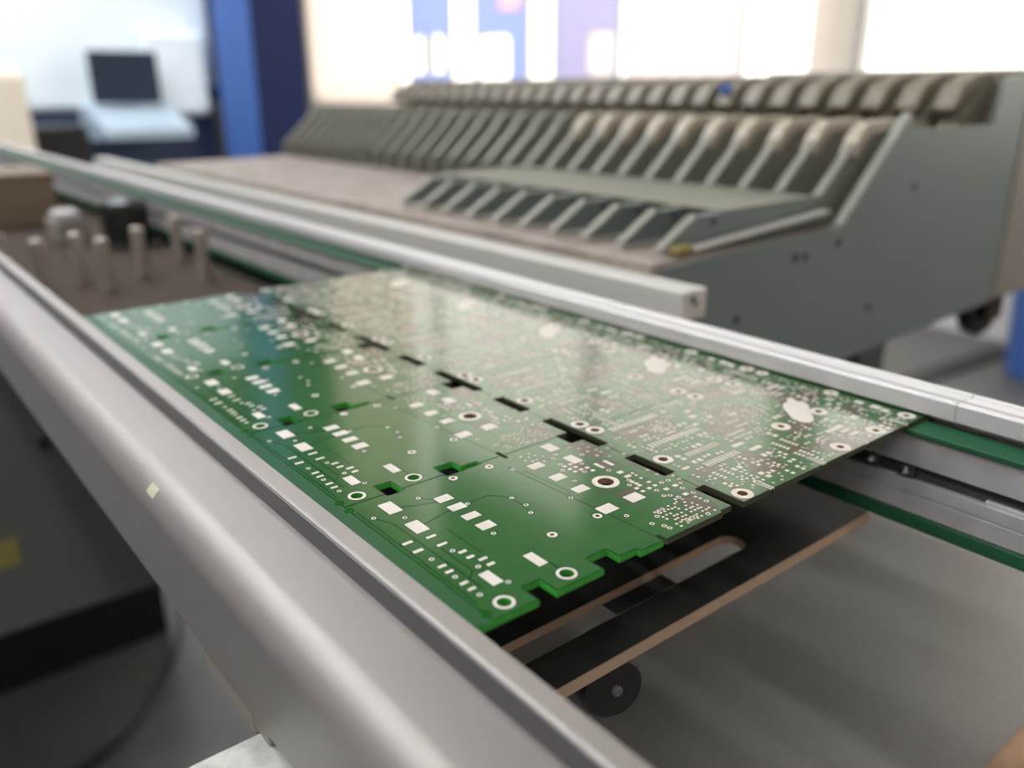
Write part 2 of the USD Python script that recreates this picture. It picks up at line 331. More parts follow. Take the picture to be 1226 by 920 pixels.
# pads of one unit, measured in board millimetres: x0, y0, x1, y1
big = [(7.9, 50.7, 11.75, 56.9), (7.95, 38.4, 11.7, 44.3), (21.0, 47.85, 25.45, 51.15), (21.0, 42.05, 25.5, 45.15), (21.0, 36.15, 25.5, 39.1), (21.05, 29.75, 25.4, 33.2),
       (8.56, 9.5, 11.38, 15.1), (21.06, 9.1, 23.73, 14.95), (52.2, 47.95, 56.8, 51.2), (52.2, 38.7, 56.65, 42.0), (52.1, 29.7, 56.55, 33.0), (49.45, 17.1, 54.4, 20.95),
       (59.3, 17.05, 64.1, 20.95), (63.7, 43.8, 67.2, 49.0), (63.95, 54.1, 67.7, 59.1)]
mid_ = [(8.5, 34.8, 11.25, 35.75), (8.5, 30.25, 11.25, 31.2), (10.5, 24.5, 12.7, 25.55), (10.65, 21.6, 12.75, 22.55), (12.25, 19.15, 14.55, 20.1), (12.45, 16.3, 14.5, 17.35),
        (2.6, 35.7, 5.3, 36.75), (2.6, 31.15, 5.3, 32.25), (3.4, 22.35, 5.6, 23.3), (3.45, 19.55, 5.55, 20.5), (3.3, 13.85, 5.4, 14.85), (3.35, 11.05, 5.35, 12.0),
        (67.6, 36.5, 68.7, 40.35), (70.95, 36.3, 72.1, 40.2), (68.75, 31.1, 70.6, 32.55), (68.4, 28.1, 70.6, 29.45), (70.9, 16.3, 72.5, 17.6), (74.35, 16.25, 75.95, 17.55), (72.6, 11.25, 74.2, 12.5)]
sq = lambda x, y, a=0.62, b=0.52: (x - a, y - b, x + a, y + b)
small = [sq(*c) for c in [(62.6, 44.3), (60.4, 44.3), (62.6, 42.05), (60.35, 42.0), (60.4, 40.0), (62.6, 39.9), (64.7, 39.7), (64.75, 37.4), (67.9, 25.55), (68.05, 24.2), (67.85, 22.85), (66.0, 22.2), (66.0, 20.0),
         (71.3, 22.7), (68.6, 20.15), (71.0, 20.3)]] + [sq(x, y, 0.42, 0.38) for x, y in [(71.8, 29.3), (71.7, 27.8), (71.4, 25.7), (74.2, 9.3), (74.4, 7.9), (69.1, 11.6), (70.6, 10.5), (58.3, 50.6), (57.2, 52.6), (55.7, 52.5), (54.4, 54.2), (56.6, 55.2), (58.8, 55.0), (60.2, 53.3), (58.2, 57.2), (55.0, 57.0)]]
rnd = random.Random(4)
for i in range(11):                      # the fine cluster beside the front edge
    for j in range(7):
        x, y = 59.6 + i * 1.25 + rnd.uniform(-.2, .2), 1.6 + j * 1.45 + rnd.uniform(-.25, .25)
        if rnd.random() < 0.66 and x < 74.6 and not (69.5 < y + x * 0.08 < 0) and not (x > 72 and y > 9.6): small.append(sq(x, y, 0.36, 0.3))
rings = [(6.6, 3.35, 2.4, 1.6), (23.9, 3.3, 2.4, 1.68), (62.4, 30.1, 3.75, 2.3)]       # mounting holes: x, y, pad radius, hole radius
medium = [(31.95, 57.75, 1.3, 0.6), (44.0, 57.4, 1.3, 0.55), (32.6, 17.9, 1.3, 0.58), (47.35, 17.8, 1.25, 0.6)]
vias = [(18.1, 53.7), (3.85, 51.7), (9.95, 47.1), (26.3, 43.3), (4.3, 26.75), (10.1, 26.8), (10.6, 17.7), (4.25, 17.5), (4.35, 8.7), (11.9, 8.7), (22.2, 27.2), (37.0, 38.7), (37.4, 33.4), (35.7, 29.5), (53.0, 13.35), (54.85, 6.65),
        (56.35, 4.1), (56.6, 2.55), (48.85, 29.15), (47.9, 51.85), (56.2, 35.75), (60.4, 46.05), (58.3, 42.65), (65.35, 42.55), (62.25, 38.2), (61.5, 50.3), (63.7, 51.9), (69.65, 47.1), (68.2, 34.7), (67.9, 26.9), (65.9, 24.7),
        (68.3, 14.75), (69.7, 13.9), (70.7, 11.9), (75.5, 11.1), (74.5, 5.95), (62.4, 10.1), (60.5, 9.3), (58.6, 8.4), (69.2, 18.05), (63.1, 2.7), (64.5, 2.35), (65.85, 2.4), (69.3, 1.3), (75.5, 14.7), (73.65, 20.3), (76.0, 20.1)]
fine_vias = [(74.9, 52.7), (74.7, 49.7), (75.2, 46.9), (72.6, 43.85), (75.2, 45.0), (78.8, 45.7), (75.0, 41.2), (77.5, 41.5), (79.4, 39.9), (71.6, 50.6), (70.2, 53.2), (72.4, 47.6), (79.3, 21.3), (79.0, 18.9), (77.4, 17.0), (76.6, 24.6), (76.6, 28.0)]
# logic side
c_rings = [(85.1, 2.75, 2.9, 1.45), (85.3, 30.1, 2.9, 1.45), (85.4, 57.9, 2.9, 1.45), (132.15, 3.1, 3.0, 1.15), (152.0, 3.2, 3.0, 1.15), (171.2, 3.4, 2.8, 1.1), (132.2, 23.5, 3.0, 1.2), (152.6, 23.3, 3.0, 1.2), (171.6, 30.5, 2.6, 0.95), (132.7, 57.8, 2.9, 1.1), (153.3, 57.9, 2.9, 1.1), (171.4, 58.4, 2.4, 0.8)]
c_big = [Polygon([(149.6, 34.6), (152.6, 34.9), (155.2, 37.0), (157.2, 36.2), (155.3, 33.2), (156.6, 31.8), (155.6, 29.0), (151.0, 25.4), (147.0, 21.6), (144.1, 19.6), (141.8, 19.6), (140.2, 21.2), (140.6, 24.9), (143.4, 28.4), (146.6, 32.6)])]
c_pads = [(89.2 + 1.62 * i, 37.5, 90.15 + 1.62 * i, 40.05) for i in range(14)] + [(89.2 + 1.62 * i, 53.5, 90.15 + 1.62 * i, 56.3) for i in range(13)]
c_pads += [(112.0, 54.4, 114.6, 55.8), (111.6, 40.6, 114.2, 42.0)]
c_pads += [(92.7 + 1.3 * i, 26.5, 93.4 + 1.3 * i, 28.9) for i in range(11)] + [(91.6 + 1.36 * i, 18.8, 92.35 + 1.36 * i, 21.4) for i in range(11)]
c_pads += [(139.0, 11.0, 147.8, 12.8), (142.6, 8.3, 147.0, 9.9), (142.4, 5.4, 147.0, 6.9), (169.2, 18.0, 171.9, 21.0), (169.2, 12.0, 172.2, 15.4), (168.6, 8.8, 171.6, 11.4), (155.4, 12.0, 158.6, 14.6), (107.6, 22.4, 112.8, 24.0), (109.6, 17.6, 114.8, 19.2),
           (118.5, 49.5, 121.2, 51.2), (116.0, 45.2, 119.0, 47.4), (120.2, 41.8, 122.8, 43.6), (158.0, 46.0, 165.0, 47.6), (144.6, 50.4, 151.5, 52.0), (160.0, 24.0, 162.2, 25.6), (163.0, 22.0, 165.0, 23.6), (159.2, 20.2, 161.4, 21.8), (84.4, 21.6, 87.2, 22.8)]
rnd = random.Random(11)
busy = unary_union([Point(x, y).buffer(r + 0.7) for x, y, r, _ in c_rings] + [R(*q).buffer(0.45) for q in c_pads] + [c_big[0].buffer(0.6)])
c_small, c_vias = [], []
def try_pad(x0, y0, x1, y1):
    global busy
    q = R(x0, y0, x1, y1)
    if x0 > 83 and x1 < 173.2 and y0 > 1.0 and y1 < 60.6 and not busy.intersects(q): c_small.append((x0, y0, x1, y1)); return True
for _ in range(34):                                       # chip footprints: two facing rows of leads
    cx, cy_ = rnd.uniform(86, 170), rnd.uniform(3, 58); n = rnd.choice((3, 4, 5, 6, 8)); pit = rnd.choice((0.95, 1.1, 1.27)); flip = rnd.random() < 0.45; gap = rnd.uniform(2.2, 4.6)
    foot = R(cx - n * pit / 2 - .6, cy_ - gap / 2 - 1.2, cx + n * pit / 2 + .6, cy_ + gap / 2 + 1.2) if not flip else R(cx - gap / 2 - 1.2, cy_ - n * pit / 2 - .6, cx + gap / 2 + 1.2, cy_ + n * pit / 2 + .6)
    if busy.intersects(foot) or foot.bounds[0] < 83 or foot.bounds[2] > 173 or foot.bounds[1] < 1.5 or foot.bounds[3] > 60: continue
    for k in range(n):
        for s in (-1, 1):
            a, b = (k - (n - 1) / 2) * pit, s * gap / 2; hw, hl = pit * 0.3, 0.7
            c_small.append((cx + a - hw, cy_ + b - hl, cx + a + hw, cy_ + b + hl) if not flip else (cx + b - hl, cy_ + a - hw, cx + b + hl, cy_ + a + hw))
    busy = busy.union(foot)
pend = []
for _ in range(1500):                                      # resistors and capacitors: pairs of pads; and vias
    x, y = rnd.uniform(83, 173), rnd.uniform(1, 60.5)
    if rnd.random() < 0.62:
        a, b = rnd.choice(((0.42, 0.5), (0.55, 0.62), (0.42, 0.5), (0.75, 0.9))); g = a * 2 + 0.75
        rects = [(x - a, y - b, x + a, y + b), (x + g - a, y - b, x + g + a, y + b)] if rnd.random() < 0.5 else [(x - b, y - a, x + b, y + a), (x - b, y + g - a, x + b, y + g + a)]
        hull = unary_union([R(*q) for q in rects]).envelope
        if hull.bounds[2] < 173 and hull.bounds[3] < 60.6 and not busy.intersects(hull):
            c_small += rects; busy = busy.union(hull.buffer(0.3))
    elif not busy.intersects(Point(x, y).buffer(0.5)):
        c_vias.append((x, y)); busy = busy.union(Point(x, y).buffer(0.7))

SLOTS = [R(77.5, 48.2, 81.4, 73.9), R(72.85, 55.1, 77.6, 62.0), R(77.4, 22.6, 81.6, 37.6), R(77.5, -13.5, 81.4, 12.3), R(72.85, -6.56, 77.6, 0.35),
         R(12.9, 60.05, 17.65, 66.9), R(12.9, -1.6, 17.65, 5.2), R(31.6, 60.1, 37.7, 66.9), R(31.6, -1.6, 37.7, 5.0), R(37.6, 60.4, 43.3, 62.5), R(37.6, -1.3, 43.3, 0.85), R(51.0, 59.0, 52.0, 63.7), R(51.0, -2.7, 52.0, 2.0),
         R(-0.0, 58.2, 1.7, 59.6), R(0.0, 63.4, 1.7, 64.6), R(0.0, -3.4, 1.7, -2.1), R(0.0, 1.75, 1.7, 2.95)]
SLOTS = unary_union([s.buffer(-0.35).buffer(0.35, quad_segs=4) for s in SLOTS])
EDGE_SLOTS = [(93.6, 1), (118.2, 1), (140.7, 1), (164.0, 1)]                                           # plated half slots across the unit boundary
def edge_slot(x, y, w): return LineString([(x, y - 5.2), (x, y + 5.2)]).buffer(w, quad_segs=4)
SLOTS = SLOTS.union(unary_union([edge_slot(x, yy, 0.42) for x, _ in EDGE_SLOTS for yy in (YB, YB + P)]))
disc = lambda x, y, r, q=8: Point(x, y).buffer(r, quad_segs=q)
def ringpoly(x, y, ro, ri, q=8): return disc(x, y, ro, q).difference(disc(x, y, ri, q))

U = R(0.85, YB, 79.5, YB + P); V = R(79.5, YB, 174.2, YB + P)
p_holes = unary_union([disc(x, y, ri, 6) for x, y, ro, ri in rings + medium] + [disc(x, y, 0.34, 3) for x, y in vias] + [disc(x, y, 0.25, 2) for x, y in fine_vias])
c_holes = unary_union([disc(x, y, ri, 6) for x, y, ro, ri in c_rings] + [disc(x, y, 0.22, 2) for x, y in c_vias])
power_shape = U.difference(SLOTS).difference(p_holes); logic_shape = V.difference(SLOTS).difference(c_holes)
p_pads = [R(*q) for q in big] + [R(*q).buffer(-0.15).buffer(0.15, quad_segs=2) for q in mid_]
p_small = [R(*q) for q in small]
p_ring = [ringpoly(*q) for q in rings]; p_med = [ringpoly(*q) for q in medium]
p_via = [ringpoly(x, y, 0.68, 0.34, 3) for x, y in vias] + [ringpoly(x, y, 0.52, 0.25, 3) for x, y in fine_vias]
c_ring = [ringpoly(*q) for q in c_rings]
c_all_small = [R(*q) for q in c_small] + [ringpoly(x, y, 0.46, 0.22, 2) for x, y in c_vias]
c_main = [R(*q) for q in c_pads] + c_big
# the copper under the mask: large pours cut by clearance gaps and by the channels between traces
lines = lambda *ls: unary_union([LineString(l).buffer(w, cap_style='flat') for l, w in ls])
gaps = lines(([(48.0, 54), (47.9, 51.9), (48.9, 33), (50.4, 12), (50.7, 1)], 0.28), ([(11.8, 52.6), (15.5, 50.6), (21, 48.8)], 0.3), ([(11.7, 41.2), (21, 43.2), (33, 43.6), (36, 40.5), (37.0, 33.8)], 0.26),
             ([(37.0, 38.4), (35.8, 30)], 0.15), ([(18.2, 53.4), (20.6, 50.9)], 0.2), ([(49.6, 49.5), (51.0, 33), (50.2, 31), (48.9, 29.4)], 0.22), ([(4, 51), (6.2, 46), (6.2, 24), (6.3, 10)], 0.2), ([(2.0, 57), (2.0, 6)], 0.18),
             ([(24, 9.2), (24, 6)], 0.25), ([(8.6, 29.6), (8.6, 17), (6.4, 15)], 0.18), ([(14.8, 36), (14.8, 22)], 0.18), ([(55.8, 27.5), (58.6, 24.6), (58.6, 11.2)], 0.3), ([(57.4, 28.0), (60.0, 24.8), (60.0, 22)], 0.2),
             ([(68.4, 56), (70.4, 52), (70.4, 47), (66.6, 42)], 0.25), ([(69.6, 57), (71.4, 53), (71.4, 46)], 0.2), ([(69.5, 33.8), (75.8, 33.6), (75.8, 24)], 0.22), ([(73.4, 36.6), (76.6, 36.6), (76.6, 22)], 0.2), ([(57, 52.5), (61, 49.5), (61, 46.5)], 0.18))
bare_mid = unary_union([R(70.5, 42.5, 76.6, 54.4), R(59.6, 21.2, 65.4, 23.6), R(68.2, 2.0, 75.0, 10.6), R(59.2, 36.4, 66.0, 46.8).buffer(-1.2), R(66.5, 34.2, 74.0, 42).buffer(-1)])
near_pads = unary_union([q.buffer(0.28, quad_segs=2) for q in p_pads + p_small + p_ring + p_med + p_via])
p_pour = R(1.2, YB + .35, 79.2, YB + P - .35).difference(unary_union([SLOTS.buffer(0.5), p_holes, gaps, near_pads, bare_mid])).buffer(-0.08).buffer(0.08, quad_segs=1)
rnd = random.Random(23); chan = []
for _ in range(75):
    x, y = rnd.uniform(84, 172), rnd.uniform(2, 60); pts = [(x, y)]
    for k in range(rnd.choice((2, 3, 3))):
        dx, dy = rnd.choice(((1, 0), (0, 1), (1, 1), (1, -1), (-1, 0), (0, -1))); L = rnd.uniform(2, 9); x, y = x + dx * L, y + dy * L; pts.append((x, y))
    chan.append(LineString(pts).buffer(rnd.choice((0.16, 0.16, 0.3)), cap_style='flat', join_style='mitre'))
for _ in range(26):
    x, y, a, b = rnd.uniform(86, 168), rnd.uniform(3, 57), rnd.uniform(2, 7), rnd.uniform(1.5, 4.5); chan.append(R(x - a, y - b, x + a, y + b).buffer(0.8, join_style='bevel'))
near_pads = unary_union([q.buffer(0.2, quad_segs=1) for q in c_main + c_ring + c_all_small])
c_pour = R(79.8, YB + .35, 173.8, YB + P - .35).difference(unary_union(chan + [SLOTS.buffer(0.5), near_pads, c_holes])).buffer(-0.08).buffer(0.08, quad_segs=1)
if hasattr(c_pour, 'geoms'): c_pour = unary_union([g for g in c_pour.geoms if g.area > 0.25])
slot_rims = unary_union([edge_slot(x, yy, 0.85).difference(edge_slot(x, yy, 0.42)) for x, _ in EDGE_SLOTS for yy in (YB, YB + P)]).intersection(V)

panel = thing('circuit_board_panel', 'green panel of bare circuit boards lying across the conveyor rails', 'circuit board', (85, 150, BT))
L = 5 * P
def layered(shape):
    """laminate with a shallow V-groove along its outline: full outline below, inset on top"""
    return cat(ext(shape, BT, -0.4), ext(shape.buffer(-0.11, join_style='mitre'), -0.4, -0.03)), ext(shape.buffer(-0.11, join_style='mitre'), -0.03, 0.0)
def shift(m, dy): m = m.copy(); m.apply_translation([0, dy, 0]); return m
def skin(shape, z0, z1): return ext(shape, z0, z1)
lam, top = layered(power_shape); lam_c, top_c = layered(logic_shape)
pour_m = ext(p_pour, 0.0, 0.035); pour_c = ext(c_pour, 0.0, 0.035)
PT = 0.06
barrels = [lathe([(ri + 0.02, BT), (ri - 0.12, BT), (ri - 0.12, 0.05), (ri + 0.02, 0.05)], (x, y, 0), n=24) for x, y, ro, ri in rings[2:] + medium]
cbar = [lathe([(ri + 0.02, BT), (ri - 0.12, BT), (ri - 0.12, 0.05), (ri + 0.02, 0.05)], (x, y, 0), n=20) for x, y, ro, ri in c_rings]
for u in range(5):
    dy = u * P
    b = part_group('power_board', panel)
    obj('laminate', shift(lam, dy), FR4, b, smooth=False); obj('solder_mask', shift(top, dy), MASK, b, smooth=False); obj('copper_pour', shift(pour_m, dy), POUR, b, smooth=False)
    cut = (1.2, 3.2, 12.0, 99, 99)[u]; rest = list(p_small)
    for q in p_pads:
        if q.area > cut: obj('solder_pad', shift(ext(q, 0, PT), dy), PAD, b, smooth=False)
        else: rest.append(q)
    for q in p_ring: obj('mounting_ring', shift(ext(q, 0, PT), dy), PAD, b, smooth=False)
    for q in p_med:
        if u < 2: obj('via_ring', shift(ext(q, 0, PT), dy), PAD, b, smooth=False)
        else: rest.append(q)
    obj('small_pads', shift(cat(*[ext(q, 0, PT) for q in rest + p_via]), dy), PAD, b, smooth=False, kind='stuff')
    for q in (barrels if u < 2 else [cat(*barrels)]): obj('plated_barrel', shift(q, dy), PLATED, b, kind=None if u < 2 else 'stuff')
    b = part_group('control_board', panel)
    obj('laminate', shift(lam_c, dy), FR4, b, smooth=False); obj('solder_mask', shift(top_c, dy), MASK, b, smooth=False); obj('copper_pour', shift(pour_c, dy), POUR, b, smooth=False)
    for q in c_ring: obj('mounting_ring', shift(ext(q, 0, PT), dy), PAD, b, smooth=False)
    obj('odd_shaped_pad', shift(ext(c_big[0], 0, PT), dy), PAD, b, smooth=False)
    rest = list(c_all_small)
    for q in c_main[:-1]:
        if u == 0 and q.area > 3.3: obj('solder_pad', shift(ext(q, 0, PT), dy), PAD, b, smooth=False)
        else: rest.append(q)
    for q in slot_rims.geoms: obj('edge_slot_plating', shift(ext(q, -0.9, PT), dy), PAD, b, smooth=False)
    obj('small_pads', shift(cat(*[ext(q, 0, PT) for q in rest]), dy), PAD, b, smooth=False, kind='stuff')
    for q in (cbar if u < 2 else [cat(*cbar)]): obj('plated_barrel', shift(q, dy), PLATED, b, kind=None if u < 2 else 'stuff')
for xa, xb in ((-7.0, 0.85), (174.2, 181.0)):
    s = unary_union([R(xa, YB + u * P, xb, YB + (u + 1) * P).buffer(-0.0) for u in range(5)])
    s = s.difference(unary_union([affinity.translate(SLOTS, 0, u * P) for u in range(5)]))
    b = part_group('edge_rail', panel)
    l2, t2 = layered(s)
    obj('laminate', l2, FR4, b, smooth=False); obj('solder_mask', t2, material('green_mask_edge' if xa < 0 else 'green_mask_edge_far', (0.012, 0.075, 0.022), rough=0.32, spec=0.25), b, smooth=False)

# ------------------------------------------------------------------ near conveyor rail
YA, YZ = -260.0, 2300.0
rail = thing('conveyor_rail', 'broad rounded satin aluminium conveyor rail in the near foreground', 'conveyor rail', (-20, 1000, -40))
body = rounded([(-9.3, -5.4), (-32.0, -5.4), (-32.0, -39.3), (-28.0, -39.3), (-28.0, -36), (-3.0, -36), (-3.0, -5.4)], 0.3)
arc = [(-23.0 - 9.0 * math.sin(t), -14.4 + 9.0 * math.cos(t)) for t in np.linspace(0, math.pi / 2, 14)]
body = [(-3.5, -5.4)] + arc + [(-32.0, -38.6), (-31.3, -39.3), (-28.5, -39.3), (-28.5, -36.0), (-3.5, -36.0)]
obj('rail_cover', along_y(body, YA, YZ), ALU, rail, smooth=25)
lip = [(-4.4, 0.25), (-4.0, 0.5), (-4.0, 0.95), (-4.25, 1.2), (-8.6, 1.2), (-9.3, 0.75), (-9.3, -5.6), (-7.2, -5.6), (-7.2, 0.25)]
obj('guide_lip', along_y(lip, YA, YZ), ALU, rail, smooth=20)
ta = np.radians(np.linspace(36, 56, 7)); ap = lambda r: [(-23.0 - r * math.sin(t), -14.4 + r * math.cos(t)) for t in ta]
obj('tape_mark', along_y(ap(8.98) + ap(9.06)[::-1], 116.5, 122.5), TAPE_MARK, rail, smooth=False, label='small faded yellow tape mark')
obj('groove_shade_strip', along_y([(-9.62, -5.4), (-9.3, -5.4), (-9.3, 0.45), (-9.62, 0.3)], YA, YZ), GROOVE_SHADE, rail, smooth=False)  # dark strip painting the dim reflection on the groove wall
nb = thing('transport_belt', 'narrow green belt under the left edge of the board panel', 'belt', (-6.5, 1000, -3.7))
obj('belt_run', along_y(rounded([(-7.1, -3.6), (-2.2, -3.6), (-2.2, -1.65), (-7.1, -1.65)], 0.4), YA, YZ), BELT, nb)
obj('belt_run', along_y(rounded([(-8.8, -36.6), (-3.4, -36.6), (-3.4, -40.6), (-8.8, -40.6)], 0.4), YA, YZ), BELT, nb)
obj('belt_support', along_y([(-3.5, -3.7), (-3.5, -35), (-6.8, -35), (-6.8, -3.7)], YA, YZ), ALU_WORN, rail, smooth=False)

# ------------------------------------------------------------------ far conveyor rail
fr = thing('conveyor_rail', 'pale ridged aluminium conveyor rail along the far edge of the board panel', 'conveyor rail', (185, 1000, -36))
head = [(175.0, 0.7), (174.7, 1.1), (174.7, 6.4), (175.4, 7.2), (176.2, 7.2), (176.5, 6.1), (178.3, 6.1), (178.6, 7.2), (181.6, 7.2), (182.0, 6.8), (184.6, 6.8), (185.0, 7.2), (187.2, 7.2), (187.8, 6.6), (187.8, -3.5), (183.2, -3.5), (183.2, 0.7)]
obj('rail_head', along_y(head, -9.7, YZ), ALU_WHITE, fr, smooth=20)
obj('rail_head', along_y(head, YA, -9.95), ALU_WHITE, fr, smooth=20)
wall = [(166.0, -3.7), (166.0, -13.4), (170.0, -13.4), (170.0, -18.8), (166.0, -18.8), (166.0, -22.8), (166.5, -23.0), (166.5, -23.4), (166.0, -23.6), (166.0, -29.4), (166.6, -30.0), (187.8, -30.0), (187.8, -3.7)]
obj('side_wall', along_y(wall, YA, YZ), ALU_WORN, fr, smooth=20)
obj('rail_skirt', bx(186, 189, 450, YZ, -300, -30), BROWN, fr, smooth=False)
obj('slot_shade_strip', along_y([(168.8, -13.5), (169.9, -13.5), (169.9, -18.7), (168.8, -18.7)], YA, YZ), DARK_SLOT, fr, smooth=False)  # dark strip painting the shade at the back of the slot
obj('slot_cover', along_y([(166.8, -17.6), (167.3, -17.3), (168.7, -17.3), (168.7, -18.7), (166.8, -18.7)], YA, -26), ALU_WORN, fr, smooth=False)
for y in (10.7, -1.1):
    s = lathe([(0, 0), (1.5, 0.0), (1.55, 0.8), (1.2, 1.5), (0.6, 1.8), (0, 1.85)], (167.0, y, -16.0), axis=(-1, 0, 0.0), n=20)
    obj('slot_screw', s, STEEL, fr, label='bright steel screw head in the slot')
    obj('slot_clamp', bx(167.0, 168.7, y - 2.6, y + 2.6, -18.4, -13.8, 0.3), DARK_SLOT, fr, smooth=False)
fb = thing('transport_belt', 'green belt showing below the lip of the far rail', 'belt', (170, 1000, -36))
obj('belt_run', along_y(rounded([(165.0, -3.65), (176.0, -3.65), (176.0, -1.65), (165.0, -1.65)], 0.5), YA, YZ), BELT, fb)
obj('belt_run', along_y(rounded([(166.0, -35.0), (176.0, -35.0), (176.0, -30.05), (166.0, -30.05)], 0.7), YA, YZ), BELT, fb)

# ------------------------------------------------------------------ under the board: lift table, base, hose, support pins
lift = thing('lift_table', 'dark slotted lift table plate with tan edge beneath the board panel', 'plate', (80, 400, -48))
shape = R(-2.0, 17.3, 185.0, 1150).difference(LineString([(20, 35), (128, 35)]).buffer(5.0, quad_segs=8)).difference(LineString([(20, 120), (128, 120)]).buffer(5.0, quad_segs=8))
obj('table_plate', ext(shape, -47.9, -45.0), PLATE_DARK, lift, smooth=False)
edge = R(-2.0, 17.1, 165.0, 17.3)
obj('front_edge_strip', bx(-2.0, 185.0, 16.8, 17.3, -48.7, -45.05), PLATE_EDGE, lift, smooth=False)
ring = LineString([(20, 35), (128, 35)]).buffer(5.0, quad_segs=8).difference(LineString([(20, 35), (128, 35)]).buffer(4.7, quad_segs=8))
obj('slot_edge', ext(ring, -47.95, -45.1), PLATE_EDGE, lift, smooth=False)
obj('cross_bar', bx(76, 100, 28, 44, -52, -48.0, 0.8), DARK_SLOT, lift, smooth=False)
obj('lift_column', bx(60, 110, 420, 470, -160, -48.0, 2), DARK_SLOT, lift, smooth=False)
bp = thing('base_plate', 'broad speckled grey steel base plate in the lower right', 'plate', (300, 0, -166))
obj('top_plate', bx(30, 400, -320, 445, -166, -160, 0.6), BASE_GREY, bp, smooth=False)
obj('window_light_blocker', bx(397, 400, -318, 443, -900, -166), CABINET, bp, smooth=False)  # unseen panel added to keep window light off the left floor
for y in (-300, 380): obj('pedestal', bx(330, 396, y, y + 60, -900, -166, 2), CABINET, bp, smooth=False)
rl = at_range(738, 818, y=19.0); rl[2] = min(rl[2], -58.6)
ro = thing('drive_roller', 'black rubber roller under the tan edged lift table plate', 'roller', (rl[0], 24, rl[2] - 9.4))
obj('roller_body', lathe([(0, 0), (8.4, 0), (9.4, 1.0), (9.4, 8.0), (8.4, 9), (0, 9)], (rl[0], 19, rl[2]), axis=(0.25, 1, -0.06), n=40), RUBBER, ro)
obj('roller_highlight', lathe([(0, -0.1), (1.6, -0.1), (1.6, 1.2), (1.2, 1.6), (0, 1.6)], (rl[0], 19.2, rl[2]), axis=(-0.25, -1, 0.06), n=24), CABINET, ro)  # paler disc painting the highlight on the black roller
obj('roller_bracket', bx(rl[0] - 4, rl[0] + 8, 27.5, 29.5, rl[2] - 3, -48, 0.5), DARK_SLOT, ro, smooth=False)

tb = thing('tan_board', 'tan wooden board lying on the grey base plate at the lower right corner', 'board', (330, -60, -160))
obj('board_body', bx(205, 340, -150, -24, -160, -155, 1), TAN, tb, smooth=False)

def pin(x, y, r, label, top=-5, first=[None]):
    if first[0] is None:
        t = thing('support_pin', label, 'pin', (x, y, -45), group='board support pins')
        obj('pin_shaft', lathe([(0, -44.9), (5, -44.9), (5, top - 1.5), (4.2, top - .4), (2.5, top), (0, top)], (x, y, 0), n=20), PIN, t)
        first[0] = t
    else: dup(first[0], (x, y, -45), label, 'board support pins')
for x, y, l in ((105, 604, 'tallest looking steel support pin, standing in front of the black motor'), (69, 567, 'steel support pin at the left of the tallest looking one'), (60, 606, 'steel support pin just behind and left of two others'),
                (30, 591, 'leftmost clear steel support pin close to the near rail'), (150, 650, 'steel support pin closest to the far rail'), (12, 640, 'steel support pin at the very left edge of the photo'),
                (140, 560, 'steel support pin between the board and the far rail')):
    pin(x, y, 5, l)
obj('lit_plate_skin', bx(-1, 164, 330, 1149, -44.98, -44.9), BROWN, lift, smooth=False, label='brown grey lit stretch of the plate')  # thin sheet painting the plate lighter where the board casts no shade
mot = thing('drive_motor', 'round black motor body standing behind the support pins', 'motor', (138, 760, -45))
obj('motor_body', lathe([(0, -45), (20, -45), (22, -40), (22, -8), (19, -2), (12, 1), (0, 1)], (138, 760, 0), n=28), RUBBER, mot)
obj('motor_flange', bx(112, 164, 736, 784, -45, -41, 1), DARK_SLOT, mot, smooth=False)
bb = thing('storage_box', 'brown cardboard box behind the pins at the left edge', 'box', (85, 1020, -45))
obj('box_body', bx(40, 120, 960, 1080, -45, 8, 1), BROWN_BOX, bb, smooth=False); obj('box_lid', bx(38, 122, 958, 1082, 6, 12, 1), BROWN_BOX, bb, smooth=False)
gb = thing('clamp_block', 'pale grey clamp block on the lift table behind the pins', 'clamp', (118, 800, -45))
obj('clamp_base', bx(84, 110, 800, 850, -45, -22, 2), BRACKET, gb, smooth=False); obj('clamp_jaw', bx(86, 108, 805, 835, -22, -14, 2), ALU_WORN, gb, smooth=False)

# ------------------------------------------------------------------ cross beam, bracket and cabinet at the lower left
cb = thing('cross_beam', 'scuffed white cross beam passing under the near rail', 'beam', (-150, 37, -80))
obj('beam_tube', bx(-420, -6, 22, 51.3, -78, -45, 1.2), SCUFFED, cb, smooth=False)
obj('beam_bracket', cat(bx(-31.0, -6.0, 53, 86, -48, -39.4, 0.6), bx(-31.0, -6.0, 44, 53, -45, -39.4, 0.4)), BRACKET, cb, smooth=False, label='brown grey mounting bracket')
cab = thing('machine_cabinet', 'dark charcoal cabinet beyond the near rail at the lower left', 'cabinet', (-250, 800, -323))
obj('cabinet_body', bx(-1600, 150, 600, 2100, -323, -62, 3), CABINET, cab, smooth=False)
for x, y in ((-1560, 700), (-1100, 700)): obj('leg', bx(x - 20, x + 20, y - 20, y + 20, -900, -323), DARK_SLOT, cab, smooth=False)
obj('cabinet_shadow_block', bx(-1590, 262, 1390, 2090, -899, -324), RUBBER, cab, smooth=False)  # black block added to stand for the shadow under the cabinet
obj('yellow_tag', bx(-46, -22, 598.8, 600, -262, -238), YELLOW, cab, smooth=False, label='faded yellow paper tag')
obj('knob', lathe([(0, 0), (5, 0), (5, 4), (4, 6), (0, 6)], (10, 600, -166.5), axis=(0, -1, 0), n=20), RUBBER, cab, label='small black knob')
fc = spline([(352, 1600, -894), (313, 1472, -894), (280, 1378, -894), (232, 1273, -894), (157, 1174, -894), (61, 1115, -894), (-80, 1085, -894), (-300, 1090, -894)], 80)
